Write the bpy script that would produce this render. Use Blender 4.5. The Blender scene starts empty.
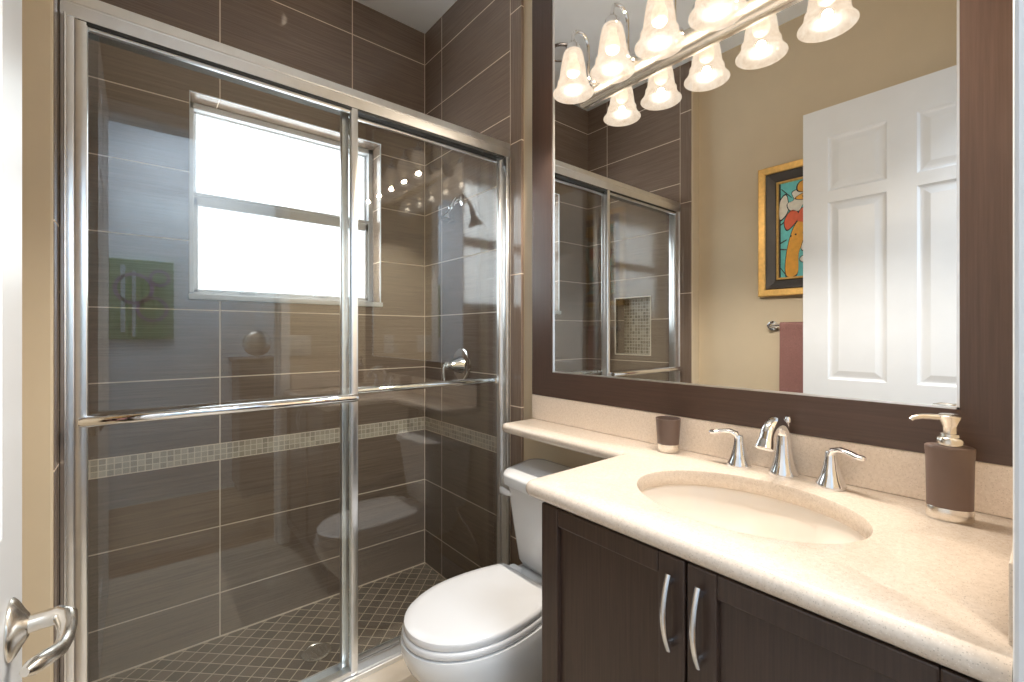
import bpy, bmesh, math, random
from math import sin, cos, pi, radians
from mathutils import Vector, Matrix

scn = bpy.context.scene
COL = scn.collection

# ------------------------------------------------------------ camera, world, light, exposure
F_PX, CY = 452.0, 334.6
EYE = (0.0, 0.0, 1.183)
cam_d = bpy.data.cameras.new('camera')
cam = bpy.data.objects.new('camera', cam_d); COL.objects.link(cam)
cam.location = EYE
cam.rotation_euler = (radians(90), 0, -radians(39.63))
cam_d.sensor_fit = 'HORIZONTAL'; cam_d.sensor_width = 36.0
cam_d.lens = 36.0 * F_PX / 1024.0
cam_d.shift_y = -(341.0 - CY) / 1024.0
cam_d.clip_start = 0.01
scn.camera = cam

world = bpy.data.worlds.new('overcast_sky'); scn.world = world
world.use_nodes = True
_bg = world.node_tree.nodes['Background']
_bg.inputs['Color'].default_value = (0.92, 0.97, 1.0, 1)
_bg.inputs['Strength'].default_value = 9.0

scn.view_settings.view_transform = 'Standard'
scn.view_settings.look = 'None'
scn.view_settings.exposure = 0.0
scn.view_settings.gamma = 1.0
scn.view_settings.use_curve_mapping = False
scn.cycles.use_denoising = True
scn.cycles.sample_clamp_indirect = 4.0
scn.cycles.max_bounces = 14
scn.cycles.transparent_max_bounces = 24
scn.cycles.glossy_bounces = 8
scn.cycles.caustics_reflective = False
scn.cycles.caustics_refractive = False

LAMP_W, HALL_W = 16.0, 42.0


def area_light(name, loc, sx, sy, power, color, rot=(0, 0, 0), parent=None):
    d = bpy.data.lights.new(name, 'AREA'); d.shape = 'RECTANGLE'
    d.size, d.size_y, d.energy, d.color = sx, sy, power, color
    o = bpy.data.objects.new(name, d); COL.objects.link(o)
    o.location = loc; o.rotation_euler = rot
    if parent:
        o.parent = parent; o.matrix_parent_inverse = Matrix.Translation(-Vector(parent.location))
    return o


# ------------------------------------------------------------ node helpers
class NT:
    def __init__(self, name):
        self.m = bpy.data.materials.new(name); self.m.use_nodes = True
        self.t = self.m.node_tree; self.n = self.t.nodes
        self.b = self.n['Principled BSDF']; self.out = self.n['Material Output']

    def lk(self, a, b): self.t.links.new(a, b)

    def new(self, kind, **kw):
        x = self.n.new(kind)
        for k, v in kw.items(): setattr(x, k, v)
        return x

    def put(self, sock, v):
        if isinstance(v, (int, float)): sock.default_value = v
        elif isinstance(v, tuple): sock.default_value = v if len(v) != 3 or sock.type == 'VECTOR' else (*v, 1)
        else: self.lk(v, sock)

    def math(self, op, a, b=0.0, c=0.0):
        x = self.new('ShaderNodeMath', operation=op)
        for i, v in enumerate((a, b, c)): self.put(x.inputs[i], v)
        return x.outputs[0]

    def mix(self, f, a, b):
        x = self.new('ShaderNodeMix', data_type='RGBA')
        self.put(x.inputs['Factor'], f); self.put(x.inputs[6], a); self.put(x.inputs[7], b)
        return x.outputs[2]

    def coords(self):
        return self.new('ShaderNodeTexCoord').outputs['Object']

    def xyz(self, v):
        s = self.new('ShaderNodeSeparateXYZ'); self.lk(v, s.inputs[0]); return s.outputs

    def comb(self, x, y, z):
        s = self.new('ShaderNodeCombineXYZ')
        for i, v in enumerate((x, y, z)): self.put(s.inputs[i], v)
        return s.outputs[0]

    def noise(self, vec, scale, detail=3.0, rough=0.5):
        x = self.new('ShaderNodeTexNoise'); self.put(x.inputs['Vector'], vec)
        x.inputs['Scale'].default_value = scale; x.inputs['Detail'].default_value = detail
        x.inputs['Roughness'].default_value = rough
        return x.outputs[0]

    def ramp(self, f, stops):
        x = self.new('ShaderNodeValToRGB'); self.put(x.inputs[0], f)
        e = x.color_ramp.elements
        while len(e) < len(stops): e.new(0.5)
        for el, (p, c) in zip(e, stops):
            el.position = p; el.color = (*c, 1) if len(c) == 3 else c
        return x.outputs[0]

    def bump(self, h, strength, dist=0.001):
        x = self.new('ShaderNodeBump'); self.put(x.inputs['Height'], h)
        x.inputs['Strength'].default_value = strength; x.inputs['Distance'].default_value = dist
        self.lk(x.outputs[0], self.b.inputs['Normal'])

    def set(self, **kw):
        for k, v in kw.items(): self.put(self.b.inputs[k.replace('_', ' ')], v)
        return self


def lin(r, g, b):
    f = lambda c: c / 12.92 if c <= 0.04045 else ((c + 0.055) / 1.055) ** 2.4
    return tuple(f(x / 255.0) for x in (r, g, b))


def simple(name, col, rough=0.5, metal=0.0, vary=0.06, scale=30, **kw):
    t = NT(name)
    n = t.noise(t.coords(), scale)
    lo = tuple(c * (1 - vary) for c in col); hi = tuple(min(1, c * (1 + vary)) for c in col)
    t.set(Base_Color=t.ramp(n, [(0.3, lo), (0.7, hi)]), Roughness=rough, Metallic=metal, **kw)
    return t.m


GROUT = lin(228, 210, 190)


def tile_mat(name, axis, h0, hp, mosaic=True, zj=None, vertical=False, corner=None):
    """polished linear-grain porcelain with light joints; axis is the horizontal coordinate"""
    t = NT(name); v = t.coords(); X, Y, Z = t.xyz(v)
    H = X if axis == 'x' else Y
    g = 0.0042
    if zj:
        dz = t.math('PINGPONG', t.math('SUBTRACT', Z, zj[0]), zj[1] / 2)
    else:
        zu = t.math('SUBTRACT', Z, 0.7565); zl = t.math('SUBTRACT', Z, 0.694)
        up = t.math('GREATER_THAN', Z, 0.725)
        zz = t.math('ADD', t.math('MULTIPLY', zu, up), t.math('MULTIPLY', zl, t.math('SUBTRACT', 1.0, up)))
        dz = t.math('PINGPONG', zz, 0.2602 / 2)
    jz = t.math('LESS_THAN', dz, g / 2)
    if hp:
        dh = t.math('PINGPONG', t.math('SUBTRACT', H, h0), hp / 2)
        j = t.math('MAXIMUM', jz, t.math('LESS_THAN', dh, g / 2))
    else:
        j = jz
    if mosaic:
        j = t.math('MAXIMUM', j, t.math('LESS_THAN', Z, 0.006))
    if corner is not None:
        j = t.math('MAXIMUM', j, t.math('GREATER_THAN', H, corner))
    # fine grain running along the tile
    s_along, s_across = 5.0, 330.0
    if vertical: gv = t.comb(t.math('MULTIPLY', X, s_across), t.math('MULTIPLY', Y, s_across), t.math('MULTIPLY', Z, s_along))
    else: gv = t.comb(t.math('MULTIPLY', X, s_along), t.math('MULTIPLY', Y, s_along), t.math('MULTIPLY', Z, s_across))
    n1 = t.noise(gv, 1.0, 4.0, 0.6)
    body = t.ramp(n1, [(0.28, lin(110, 94, 82)), (0.5, lin(126, 109, 96)), (0.75, lin(142, 124, 110))])
    col = t.mix(j, body, (*GROUT, 1))
    rough = t.math('ADD', t.math('MULTIPLY', j, 0.6), 0.09)
    if mosaic:
        p = 0.0208
        cell = t.comb(t.math('FLOOR', t.math('DIVIDE', H, p)), 3.0, t.math('FLOOR', t.math('DIVIDE', t.math('SUBTRACT', Z, 0.694), p)))
        wn = t.new('ShaderNodeTexWhiteNoise'); t.lk(cell, wn.inputs[0])
        mc = t.ramp(wn.outputs[0], [(0.0, lin(164, 152, 138)), (0.5, lin(180, 168, 152)), (1.0, lin(198, 186, 170))])
        md = t.math('MINIMUM', t.math('PINGPONG', H, p / 2), t.math('PINGPONG', t.math('SUBTRACT', Z, 0.694), p / 2))
        mcol = t.mix(t.math('LESS_THAN', md, 0.0014), mc, (*lin(224, 210, 192), 1))
        band = t.math('MULTIPLY', t.math('GREATER_THAN', Z, 0.6945), t.math('LESS_THAN', Z, 0.756))
        col = t.mix(band, col, mcol)
        j = t.math('MULTIPLY', j, t.math('SUBTRACT', 1.0, band))
    t.set(Base_Color=col, Roughness=rough)
    t.b.inputs['Specular IOR Level'].default_value = 0.55
    t.bump(t.math('SUBTRACT', t.math('MULTIPLY', n1, 0.06), j), 0.25, 0.0008)
    return t.m


def mosaic_floor_mat():
    t = NT('shower_floor_mosaic'); v = t.coords(); X, Y, Z = t.xyz(v)
    a = t.math('MULTIPLY', t.math('ADD', X, Y), 0.70711); b = t.math('MULTIPLY', t.math('SUBTRACT', X, Y), 0.70711)
    p = 0.0475
    d = t.math('MINIMUM', t.math('PINGPONG', a, p / 2), t.math('PINGPONG', b, p / 2))
    j = t.math('LESS_THAN', d, 0.0017)
    wn = t.new('ShaderNodeTexWhiteNoise')
    t.lk(t.comb(t.math('FLOOR', t.math('DIVIDE', a, p)), t.math('FLOOR', t.math('DIVIDE', b, p)), 1.0), wn.inputs[0])
    body = t.ramp(wn.outputs[0], [(0, lin(98, 84, 73)), (1, lin(126, 110, 97))])
    t.set(Base_Color=t.mix(j, body, (*lin(216, 198, 174), 1)), Roughness=0.45)
    t.bump(t.math('SUBTRACT', 1.0, j), 0.3, 0.001)
    return t.m


def niche_mat():
    t = NT('niche_mosaic'); v = t.coords(); X, Y, Z = t.xyz(v)
    p = 0.0208
    wn = t.new('ShaderNodeTexWhiteNoise')
    t.lk(t.comb(t.math('FLOOR', t.math('DIVIDE', Y, p)), t.math('FLOOR', t.math('DIVIDE', Z, p)), 1.0), wn.inputs[0])
    mc = t.ramp(wn.outputs[0], [(0.0, lin(120, 108, 92)), (0.5, lin(158, 146, 128)), (1.0, lin(190, 178, 160))])
    md = t.math('MINIMUM', t.math('PINGPONG', Y, p / 2), t.math('PINGPONG', Z, p / 2))
    t.set(Base_Color=t.mix(t.math('LESS_THAN', md, 0.0014), mc, (*lin(236, 226, 210), 1)), Roughness=0.3)
    return t.m


def quartz_mat():
    t = NT('cream_quartz'); v = t.coords()
    n = t.noise(v, 160, 4, 0.7)
    base = t.ramp(n, [(0.3, lin(212, 197, 181)), (0.55, lin(223, 209, 194)), (0.8, lin(231, 219, 206))])
    vo = t.new('ShaderNodeTexVoronoi'); t.lk(v, vo.inputs['Vector']); vo.inputs['Scale'].default_value = 520
    wn = t.new('ShaderNodeTexWhiteNoise'); t.lk(vo.outputs['Position'], wn.inputs[0])
    spk = t.math('MULTIPLY', t.math('LESS_THAN', vo.outputs['Distance'], 0.34), t.math('GREATER_THAN', wn.outputs[0], 0.80))
    c = t.mix(t.math('MULTIPLY', spk, 0.4), base, (*lin(128, 108, 86), 1))
    spw = t.math('MULTIPLY', t.math('LESS_THAN', vo.outputs['Distance'], 0.30), t.math('LESS_THAN', wn.outputs[0], 0.12))
    c = t.mix(t.math('MULTIPLY', spw, 0.5), c, (*lin(246, 240, 230), 1))
    t.set(Base_Color=c, Roughness=0.16)
    return t.m


def wood_mat(name, axis, a=lin(54, 40, 34), b=lin(71, 55, 47)):
    t = NT(name); X, Y, Z = t.xyz(t.coords())
    s = {'y': (260, 7, 260), 'z': (260, 260, 7)}[axis]
    n = t.noise(t.comb(t.math('MULTIPLY', X, s[0]), t.math('MULTIPLY', Y, s[1]), t.math('MULTIPLY', Z, s[2])), 1.0, 4, 0.6)
    t.set(Base_Color=t.ramp(n, [(0.3, a), (0.7, b)]), Roughness=0.34)
    t.bump(n, 0.06, 0.0005)
    return t.m


def glass_mat(name, tint, rough=0.0, kd=1.5):
    t = NT(name)
    lw = t.new('ShaderNodeLayerWeight'); lw.inputs['Blend'].default_value = 0.5
    fr = t.math('ADD', t.math('MULTIPLY', t.math('POWER', lw.outputs['Facing'], 5.0), 0.94), 0.05 * kd)
    tr = t.new('ShaderNodeBsdfTransparent'); tr.inputs[0].default_value = (*tint, 1)
    gl = t.new('ShaderNodeBsdfGlossy'); gl.inputs['Roughness'].default_value = rough
    mx = t.new('ShaderNodeMixShader'); t.lk(fr, mx.inputs[0]); t.lk(tr.outputs[0], mx.inputs[1]); t.lk(gl.outputs[0], mx.inputs[2])
    t.lk(mx.outputs[0], t.out.inputs[0])
    return t.m


def frosted_mat():
    t = NT('obscure_window_glass'); v = t.coords()
    tr = t.new('ShaderNodeBsdfTranslucent')
    t.lk(t.ramp(t.noise(v, 220, 3), [(0.35, (0.86, 0.87, 0.88)), (0.65, (0.97, 0.97, 0.97))]), tr.inputs[0])
    gl = t.new('ShaderNodeBsdfGlossy'); gl.inputs['Roughness'].default_value = 0.25
    mx = t.new('ShaderNodeMixShader'); mx.inputs[0].default_value = 0.05
    t.lk(tr.outputs[0], mx.inputs[1]); t.lk(gl.outputs[0], mx.inputs[2]); t.lk(mx.outputs[0], t.out.inputs[0])
    return t.m


def shade_mat():
    """lit alabaster glass: glows, lets part of the lamp light straight through"""
    t = NT('alabaster_glass_shade'); v = t.coords()
    n = t.noise(v, 46, 5, 0.7)
    em = t.new('ShaderNodeEmission'); em.inputs[1].default_value = 1.1
    t.lk(t.ramp(n, [(0.25, (0.80, 0.60, 0.43)), (0.5, (0.98, 0.80, 0.62)), (0.75, (1.08, 0.95, 0.80))]), em.inputs[0])
    tr = t.new('ShaderNodeBsdfTransparent'); tr.inputs[0].default_value = (1, .96, .9, 1)
    gl = t.new('ShaderNodeBsdfGlossy'); gl.inputs['Roughness'].default_value = 0.2
    m1 = t.new('ShaderNodeMixShader'); m1.inputs[0].default_value = 0.45
    t.lk(em.outputs[0], m1.inputs[1]); t.lk(tr.outputs[0], m1.inputs[2])
    m2 = t.new('ShaderNodeMixShader'); m2.inputs[0].default_value = 0.04
    t.lk(m1.outputs[0], m2.inputs[1]); t.lk(gl.outputs[0], m2.inputs[2]); t.lk(m2.outputs[0], t.out.inputs[0])
    return t.m


def emit_mat(name, col, st):
    t = NT(name); t.set(Base_Color=(*col, 1), Roughness=0.4)
    t.put(t.b.inputs['Emission Color'], (*col, 1)); t.b.inputs['Emission Strength'].default_value = st
    return t.m


M = {}
M['tile_back'] = tile_mat('back_wall_tile', 'x', 0.248, 0.52, corner=1.1425)
M['tile_side'] = tile_mat('side_wall_tile', 'y', 1.394, 0.529)
M['tile_edge'] = tile_mat('edge_trim_tile', 'y', 1.394, 0, mosaic=False, zj=(0.90, 0.52), vertical=True)
M['tile_floor'] = mosaic_floor_mat()
M['niche'] = niche_mat()
M['quartz'] = quartz_mat()
M['wood_z'] = wood_mat('espresso_wood_upright', 'z')
M['wood_y'] = wood_mat('espresso_wood_level', 'y')
M['frame_y'] = wood_mat('espresso_mirror_frame_level', 'y', lin(68, 51, 43), lin(81, 63, 54))
M['frame_z'] = wood_mat('espresso_mirror_frame_upright', 'z', lin(68, 51, 43), lin(81, 63, 54))
M['paint'] = simple('tan_wall_paint', lin(208, 191, 163), 0.55, vary=0.02, scale=8)
M['ceiling'] = simple('pale_ceiling_paint', lin(242, 247, 252), 0.7, vary=0.02, scale=8)
M['white'] = simple('white_gloss_paint', lin(232, 234, 236), 0.32, vary=0.015, scale=12)
M['vinyl'] = simple('white_window_vinyl', lin(226, 228, 230), 0.35, vary=0.02)
M['porcelain'] = simple('white_porcelain', lin(232, 233, 234), 0.07, vary=0.01, scale=6)
M['basin'] = simple('biscuit_porcelain', lin(240, 232, 222), 0.08, vary=0.01, scale=6)
M['seat'] = simple('white_seat_plastic', lin(230, 230, 231), 0.16, vary=0.01, scale=6)
M['chrome'] = simple('polished_chrome', (0.86, 0.87, 0.89), 0.05, 1.0, vary=0.02)
M['satin'] = simple('bright_aluminium', (0.84, 0.85, 0.86), 0.28, 1.0, vary=0.03)
M['nickel'] = simple('brushed_nickel', (0.74, 0.70, 0.64), 0.24, 1.0, vary=0.04)
M['steel'] = simple('satin_steel_pull', (0.72, 0.72, 0.73), 0.22, 1.0, vary=0.03)
M['brown'] = simple('taupe_brown_resin', lin(102, 84, 76), 0.4, vary=0.05)
M['dark'] = simple('dark_rubber_and_gap_shade', (0.02, 0.02, 0.02), 0.6)  # near-black for the guide and the painted gap shade under the header
M['glass'] = glass_mat('clear_shower_glass', (0.965, 0.985, 0.98))
M['frosted'] = frosted_mat()
M['shade'] = shade_mat()
M['bulb'] = emit_mat('warm_lamp_bulb', (1.0, 0.86, 0.66), 1.0)
M['silver'] = simple('mirror_silvering', (0.93, 0.94, 0.94), 0.0, 1.0, vary=0.0)
M['gold'] = simple('antique_gold_leaf', lin(226, 182, 108), 0.35, 0.6, vary=0.12, scale=60)
M['black_wood'] = simple('dark_frame_liner', lin(52, 46, 42), 0.45, vary=0.1)
M['towel'] = simple('plum_terry_cloth', lin(140, 100, 94), 0.95, vary=0.25, scale=420)
M['stone'] = simple('cream_marble', lin(242, 230, 213), 0.2, vary=0.05, scale=14)
M['floor'] = simple('cream_floor_tile', lin(212, 196, 174), 0.25, vary=0.05, scale=10)
M['hall_paint'] = simple('pale_blue_grey_paint', lin(226, 235, 244), 0.6, vary=0.02, scale=8)
M['hall_floor'] = simple('hall_oak_floor', lin(150, 118, 84), 0.35, vary=0.15, scale=18)
M['plate'] = simple('ivory_switch_plastic', lin(232, 226, 214), 0.35, vary=0.02)
for k, c in dict(teal=(112, 206, 206), orange=(240, 172, 66), red=(226, 104, 70), paper=(240, 236, 224), ink=(26, 26, 30), green=(112, 150, 104), violet=(136, 108, 156), pale=(186, 200, 206)).items():
    M[k] = simple('art_%s_paint' % k, lin(*c), 0.5, vary=0.08, scale=50)


# ------------------------------------------------------------ mesh helpers
class MB:
    def __init__(self): self.v, self.f, self.mi = [], [], []

    def add(self, vs, fs, mi=0):
        o = len(self.v); self.v += [tuple(p) for p in vs]
        self.f += [tuple(i + o for i in f) for f in fs]; self.mi += [mi] * len(fs)
        return self

    def bm(self, b, mi=0):
        b.verts.index_update()
        self.add([v.co[:] for v in b.verts], [[v.index for v in f.verts] for f in b.faces], mi); b.free()
        return self

    def box(self, x0, x1, y0, y1, z0, z1, bev=0.0, seg=2, mi=0):
        b = bmesh.new(); bmesh.ops.create_cube(b, size=1)
        for v in b.verts:
            v.co = Vector((x0 + (v.co.x + .5) * (x1 - x0), y0 + (v.co.y + .5) * (y1 - y0), z0 + (v.co.z + .5) * (z1 - z0)))
        if bev: bmesh.ops.bevel(b, geom=b.edges[:], offset=bev, segments=seg, profile=0.5, affect='EDGES', clamp_overlap=True)
        return self.bm(b, mi)

    def rings(self, rs, cap0=True, cap1=True, mi=0, closed=False):
        """rs: rings of equal length; quads between consecutive rings"""
        n = len(rs[0]); vs = [p for r in rs for p in r]; fs = []
        m = len(rs)
        for i in range(m if closed else m - 1):
            for k in range(n):
                a, b2 = i * n + k, i * n + (k + 1) % n
                c2, d = ((i + 1) % m) * n + (k + 1) % n, ((i + 1) % m) * n + k
                fs.append((a, b2, c2, d))
        if not closed:
            if cap0: fs.append(tuple(range(n))[::-1])
            if cap1: fs.append(tuple((m - 1) * n + k for k in range(n)))
        return self.add(vs, fs, mi)

    def lathe(self, prof, c=(0, 0, 0), n=32, axis='z', sx=1.0, sy=1.0, rot=0.0, mi=0, cap0=True, cap1=True, closed=False):
        rs = []
        for r, h in prof:
            ring = []
            for k in range(n):
                a = 2 * pi * k / n
                x, y = r * cos(a) * sx, r * sin(a) * sy
                x, y = x * cos(rot) - y * sin(rot), x * sin(rot) + y * cos(rot)
                if axis == 'z': p = (x, y, h)
                elif axis == 'x': p = (h, x, y)
                else: p = (x, h, y)
                ring.append((c[0] + p[0], c[1] + p[1], c[2] + p[2]))
            rs.append(ring)
        return self.rings(rs, cap0, cap1, mi, closed)

    def tube(self, pts, r, n=12, mi=0, flat=None):
        """sweep a circle (or ellipse: flat = (radius factor a, b, up vector)) along points; r number or list"""
        P = [Vector(p) for p in pts]; R = r if isinstance(r, (list, tuple)) else [r] * len(P)
        up = Vector(flat[2]) if flat else Vector((0.123, 0.31, 0.94))
        rs = []
        for i, p in enumerate(P):
            d = (P[min(i + 1, len(P) - 1)] - P[max(i - 1, 0)]).normalized()
            s = d.cross(up)
            if s.length < 1e-4: s = d.cross(Vector((1, 0, 0)))
            s.normalize(); u = s.cross(d).normalized()
            if not flat: up = u
            fa, fb = (flat[0], flat[1]) if flat else (1, 1)
            rs.append([p + s * (R[i] * fa * cos(2 * pi * k / n)) + u * (R[i] * fb * sin(2 * pi * k / n)) for k in range(n)])
        return self.rings(rs, mi=mi)

    def prism(self, poly, fn, depth, mi=0):
        """poly: 2D points; fn(a, b, d) -> 3D; extrude 0..depth"""
        n = len(poly)
        vs = [fn(a, b, 0) for a, b in poly] + [fn(a, b, depth) for a, b in poly]
        fs = [tuple(range(n))[::-1], tuple(range(n, 2 * n))] + [(k, (k + 1) % n, n + (k + 1) % n, n + k) for k in range(n)]
        return self.add(vs, fs, mi)

    def build(self, name, mats, parent=None, smooth=40, sub=0):
        me = bpy.data.meshes.new(name); me.from_pydata(self.v, [], self.f)
        for m in (mats if isinstance(mats, list) else [mats]): me.materials.append(m)
        me.polygons.foreach_set('material_index', self.mi)
        b = bmesh.new(); b.from_mesh(me)
        bmesh.ops.recalc_face_normals(b, faces=b.faces); b.to_mesh(me); b.free()
        if smooth:
            me.polygons.foreach_set('use_smooth', [True] * len(me.polygons))
            me.set_sharp_from_angle(angle=radians(smooth))
        o = bpy.data.objects.new(name, me); COL.objects.link(o)
        if parent is not None:
            o.parent = parent
            if parent.type == 'EMPTY': o.matrix_parent_inverse = Matrix.Translation(-Vector(parent.location))
        if sub:
            s = o.modifiers.new('smooth', 'SUBSURF'); s.levels = sub; s.render_levels = sub
        return o


def thing(name, label, cat, loc=(0, 0, 0), group=None):
    o = bpy.data.objects.new(name, None); COL.objects.link(o); o.location = loc
    o.empty_display_size = 0.05
    o['label'] = label; o['category'] = cat
    if group: o['group'] = group
    return o


def tag(o, label, cat, group=None):
    o['label'] = label; o['category'] = cat
    if group: o['group'] = group
    return o


def struct(o, label=None, cat=None):
    o['kind'] = 'structure'
    if label: o['label'] = label
    if cat: o['category'] = cat
    return o


def struct_root(name, loc, label, cat):
    o = bpy.data.objects.new(name, None); COL.objects.link(o); o.location = loc
    return struct(o, label, cat)


def arc(c, r, a0, a1, n, fn):
    return [fn(c[0] + r * cos(a0 + (a1 - a0) * i / n), c[1] + r * sin(a0 + (a1 - a0) * i / n)) for i in range(n + 1)]


# ------------------------------------------------------------ key dimensions (metres)
XT, XW = 1.146, 1.158          # shower tile face and painted wall face on the vanity side
XL, XLT = -0.205, -0.133       # painted left wall and shower tile face on the left
YB, YT, YJ = 2.09, 1.327, 1.394
ZC = 2.74
YF = 0.010                      # inner face of the doorway wall
CT = 0.871                      # counter top height

# ------------------------------------------------------------ room shell
struct(MB().box(-0.40, 1.40, -0.11, 1.455, -0.08, 0.0).build('floor', M['floor'], smooth=0),
       'cream tiled bathroom floor around the toilet', 'floor')
struct(MB().box(-0.40, 1.40, 1.455, 2.30, -0.08, -0.001).build('floor_shower', M['tile_floor'], smooth=0),
       'small brown diamond mosaic tiles on the shower floor', 'floor')
struct(MB().box(-0.40, 1.40, -0.11, 2.30, ZC, ZC + 0.08).build('ceiling', M['ceiling'], smooth=0),
       'plain pale grey bathroom ceiling', 'ceiling')
WX0, WX1, WZ0, WZ1 = 0.150, 0.908, 1.318, 2.106
bw = MB()
bw.box(-0.40, WX0, YB, 2.30, -0.08, ZC + .02); bw.box(WX1, 1.40, YB, 2.30, -0.08, ZC + .02)
bw.box(WX0, WX1, YB, 2.30, -0.08, WZ0); bw.box(WX0, WX1, YB, 2.30, WZ1, ZC + .02)
struct(bw.build('wall_back', M['tile_back'], smooth=0), 'brown tiled back wall of the shower with mosaic band and window opening', 'wall')
struct(MB().box(XT, 1.40, YJ, YB, -0.08, ZC).build('wall_shower_right', M['tile_side'], smooth=0),
       'brown tiled shower side wall that carries the valve', 'wall')
struct(MB().box(XT, 1.40, YT, YJ, -0.08, ZC, bev=0.002).build('trim_1', M['tile_edge'], smooth=0),
       'narrow upright brown tile strip beside the mirror wall', 'trim')
NY0, NY1, NZ0, NZ1 = 1.595, 1.85, 1.06, 1.415
lw = MB()
lw.box(-0.36, XLT, YJ, NY0, -0.08, ZC); lw.box(-0.36, XLT, NY1, YB, -0.08, ZC)
lw.box(-0.36, XLT, NY0, NY1, -0.08, NZ0); lw.box(-0.36, XLT, NY0, NY1, NZ1, ZC)
lw.box(-0.36, XLT - 0.09, NY0, NY1, NZ0, NZ1, mi=1)
struct(lw.build('wall_shower_left', [M['tile_side'], M['niche']], smooth=0),
       'brown tiled shower side wall with recessed mosaic niche seen in the mirror', 'wall')
struct(MB().box(-0.36, XLT, YT, YJ, -0.08, ZC, bev=0.002).build('trim_2', M['tile_edge'], smooth=0),
       'narrow upright brown tile strip beside the left tan wall', 'trim')
# niche edge trim
nt = MB()
for (a, b2, c2, d) in ((NY0 - .008, NY1 + .008, NZ0 - .008, NZ0), (NY0 - .008, NY1 + .008, NZ1, NZ1 + .008), (NY0 - .008, NY0, NZ0, NZ1), (NY1, NY1 + .008, NZ0, NZ1)):
    nt.box(XLT - .02, XLT + .003, a, b2, c2, d)
struct(nt.build('trim_3', M['stone'], smooth=0), 'cream edge trim around the mosaic shower niche', 'trim')

struct(MB().box(XW, 1.40, -0.11, YT, -0.08, ZC).build('wall_right', M['paint'], smooth=0), 'tan painted wall behind the vanity and toilet', 'wall')
ll = MB().box(-0.36, XL, -0.11, YT - 0.005, -0.08, ZC)
ll.box(XL - .01, XLT - .001, 1.318, YT + .0005, 0.0, ZC, bev=0.004)
struct(ll.build('wall_left', M['paint'], smooth=0), 'tan painted wall behind the open white door', 'wall')
DX0, DX1, DZ = -0.108, 0.614, 2.215
fw = MB()
fw.box(-0.36, DX0 - .015, -0.11, YF, -0.08, ZC); fw.box(DX1 + .015, 1.40, -0.11, YF, -0.08, ZC)
fw.box(DX0 - .015, DX1 + .015, -0.11, YF, DZ + .015, ZC)
struct(fw.build('wall_front', M['paint'], smooth=0), 'tan painted wall around the doorway', 'wall')
# white door lining and casings
jl = MB()
jl.box(DX0 - .015, DX0, -0.112, YF + .001, 0, DZ, bev=.001); jl.box(DX1, DX1 + .015, -0.112, YF + .001, 0, DZ, bev=.001)
jl.box(DX0 - .015, DX1 + .015, -0.112, YF + .001, DZ, DZ + .015, bev=.001)
jl.box(DX1 - .011, DX1, -0.07, -0.035, 0, DZ, bev=.002)
struct(jl.build('trim_4', M['white'], smooth=0), 'white door lining at the right edge of the picture', 'trim')
cs = MB()
cs.box(DX1 + .004, DX1 + .052, YF, YF + .0165, 0, DZ + .05, bev=.004)
cs.box(DX0 - .05, DX0 - .004, YF, YF + .0165, 0, DZ + .05, bev=.004)
cs.box(DX0 - .05, DX1 + .052, YF, YF + .0165, DZ + .004, DZ + .055, bev=.004)
struct(cs.build('trim_5', M['white'], smooth=0), 'white door casing beside the end of the counter', 'trim')
struct(MB().box(XL, XL + .014, 0.12, 1.318, 0, .10, bev=.004).build('baseboard_left', M['white'], smooth=0), 'white baseboard along the left wall', 'baseboard')
struct(MB().box(XW - .014, XW, 0.70, YT - 0.02, 0, .10, bev=.004).build('baseboard_right', M['white'], smooth=0), 'white baseboard behind the toilet', 'baseboard')
# shower curb
struct(MB().box(XLT + .001, XT - .001, 1.304, 1.462, 0.0, 0.108, bev=.006).build('trim_6', M['stone']), 'cream stone shower curb under the glass doors', 'trim')

# window
wr = struct_root('window_1', (0.53, 2.2, WZ0), 'white single hung bathroom window with obscure glass above the tiles', 'window')
m = MB()
for x0, x1, z0, z1 in ((WX0, WX0 + .022, WZ0, WZ1), (WX1 - .022, WX1, WZ0, WZ1), (WX0, WX1, WZ1 - .024, WZ1), (WX0, WX1, WZ0, WZ0 + .035)):
    m.box(x0, x1, 2.19, 2.26, z0, z1, bev=.002)
m.build('window_frame', M['vinyl'], wr, smooth=0)
m = MB()
for x0, x1, z0, z1 in ((.170, .888, 1.722, 1.760), (.170, .182, 1.74, 2.086), (.876, .888, 1.74, 2.086), (.170, .888, 2.076, 2.09)):
    m.box(x0, x1, 2.222, 2.245, z0, z1, bev=.002)
us = m.build('upper_sash', M['vinyl'], wr, smooth=0)
MB().box(.176, .882, 2.231, 2.236, 1.745, 2.082).build('pane', M['frosted'], us, smooth=0)
m = MB()
for x0, x1, z0, z1 in ((.168, .890, 1.698, 1.750), (.168, .187, 1.345, 1.73), (.871, .890, 1.345, 1.73), (.168, .890, 1.335, 1.366)):
    m.box(x0, x1, 2.196, 2.220, z0, z1, bev=.003)
m.box(.168, .890, 2.19, 2.2, 1.738, 1.750, bev=.002)
ls_ = m.build('lower_sash', M['vinyl'], wr, smooth=0)
MB().box(.182, .876, 2.205, 2.210, 1.355, 1.705).build('pane', M['frosted'], ls_, smooth=0)
for xx in (.36, .66):
    MB().box(xx - .03, xx + .03, 2.184, 2.2, 1.356, 1.366, bev=.003).build('sash_lift', M['vinyl'], ls_, smooth=0)
MB().box(WX0 - .004, WX1 + .004, YB - .016, 2.20, WZ0 - .002, WZ0 + .020, bev=.004).build('sill', M['vinyl'], wr)
m = MB()
for x0, x1, z0, z1 in ((WX0, WX0 + .003, WZ0 + .02, WZ1), (WX1 - .003, WX1, WZ0 + .02, WZ1)):
    m.box(x0, x1, YB - .001, YB + .006, z0, z1)
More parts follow.
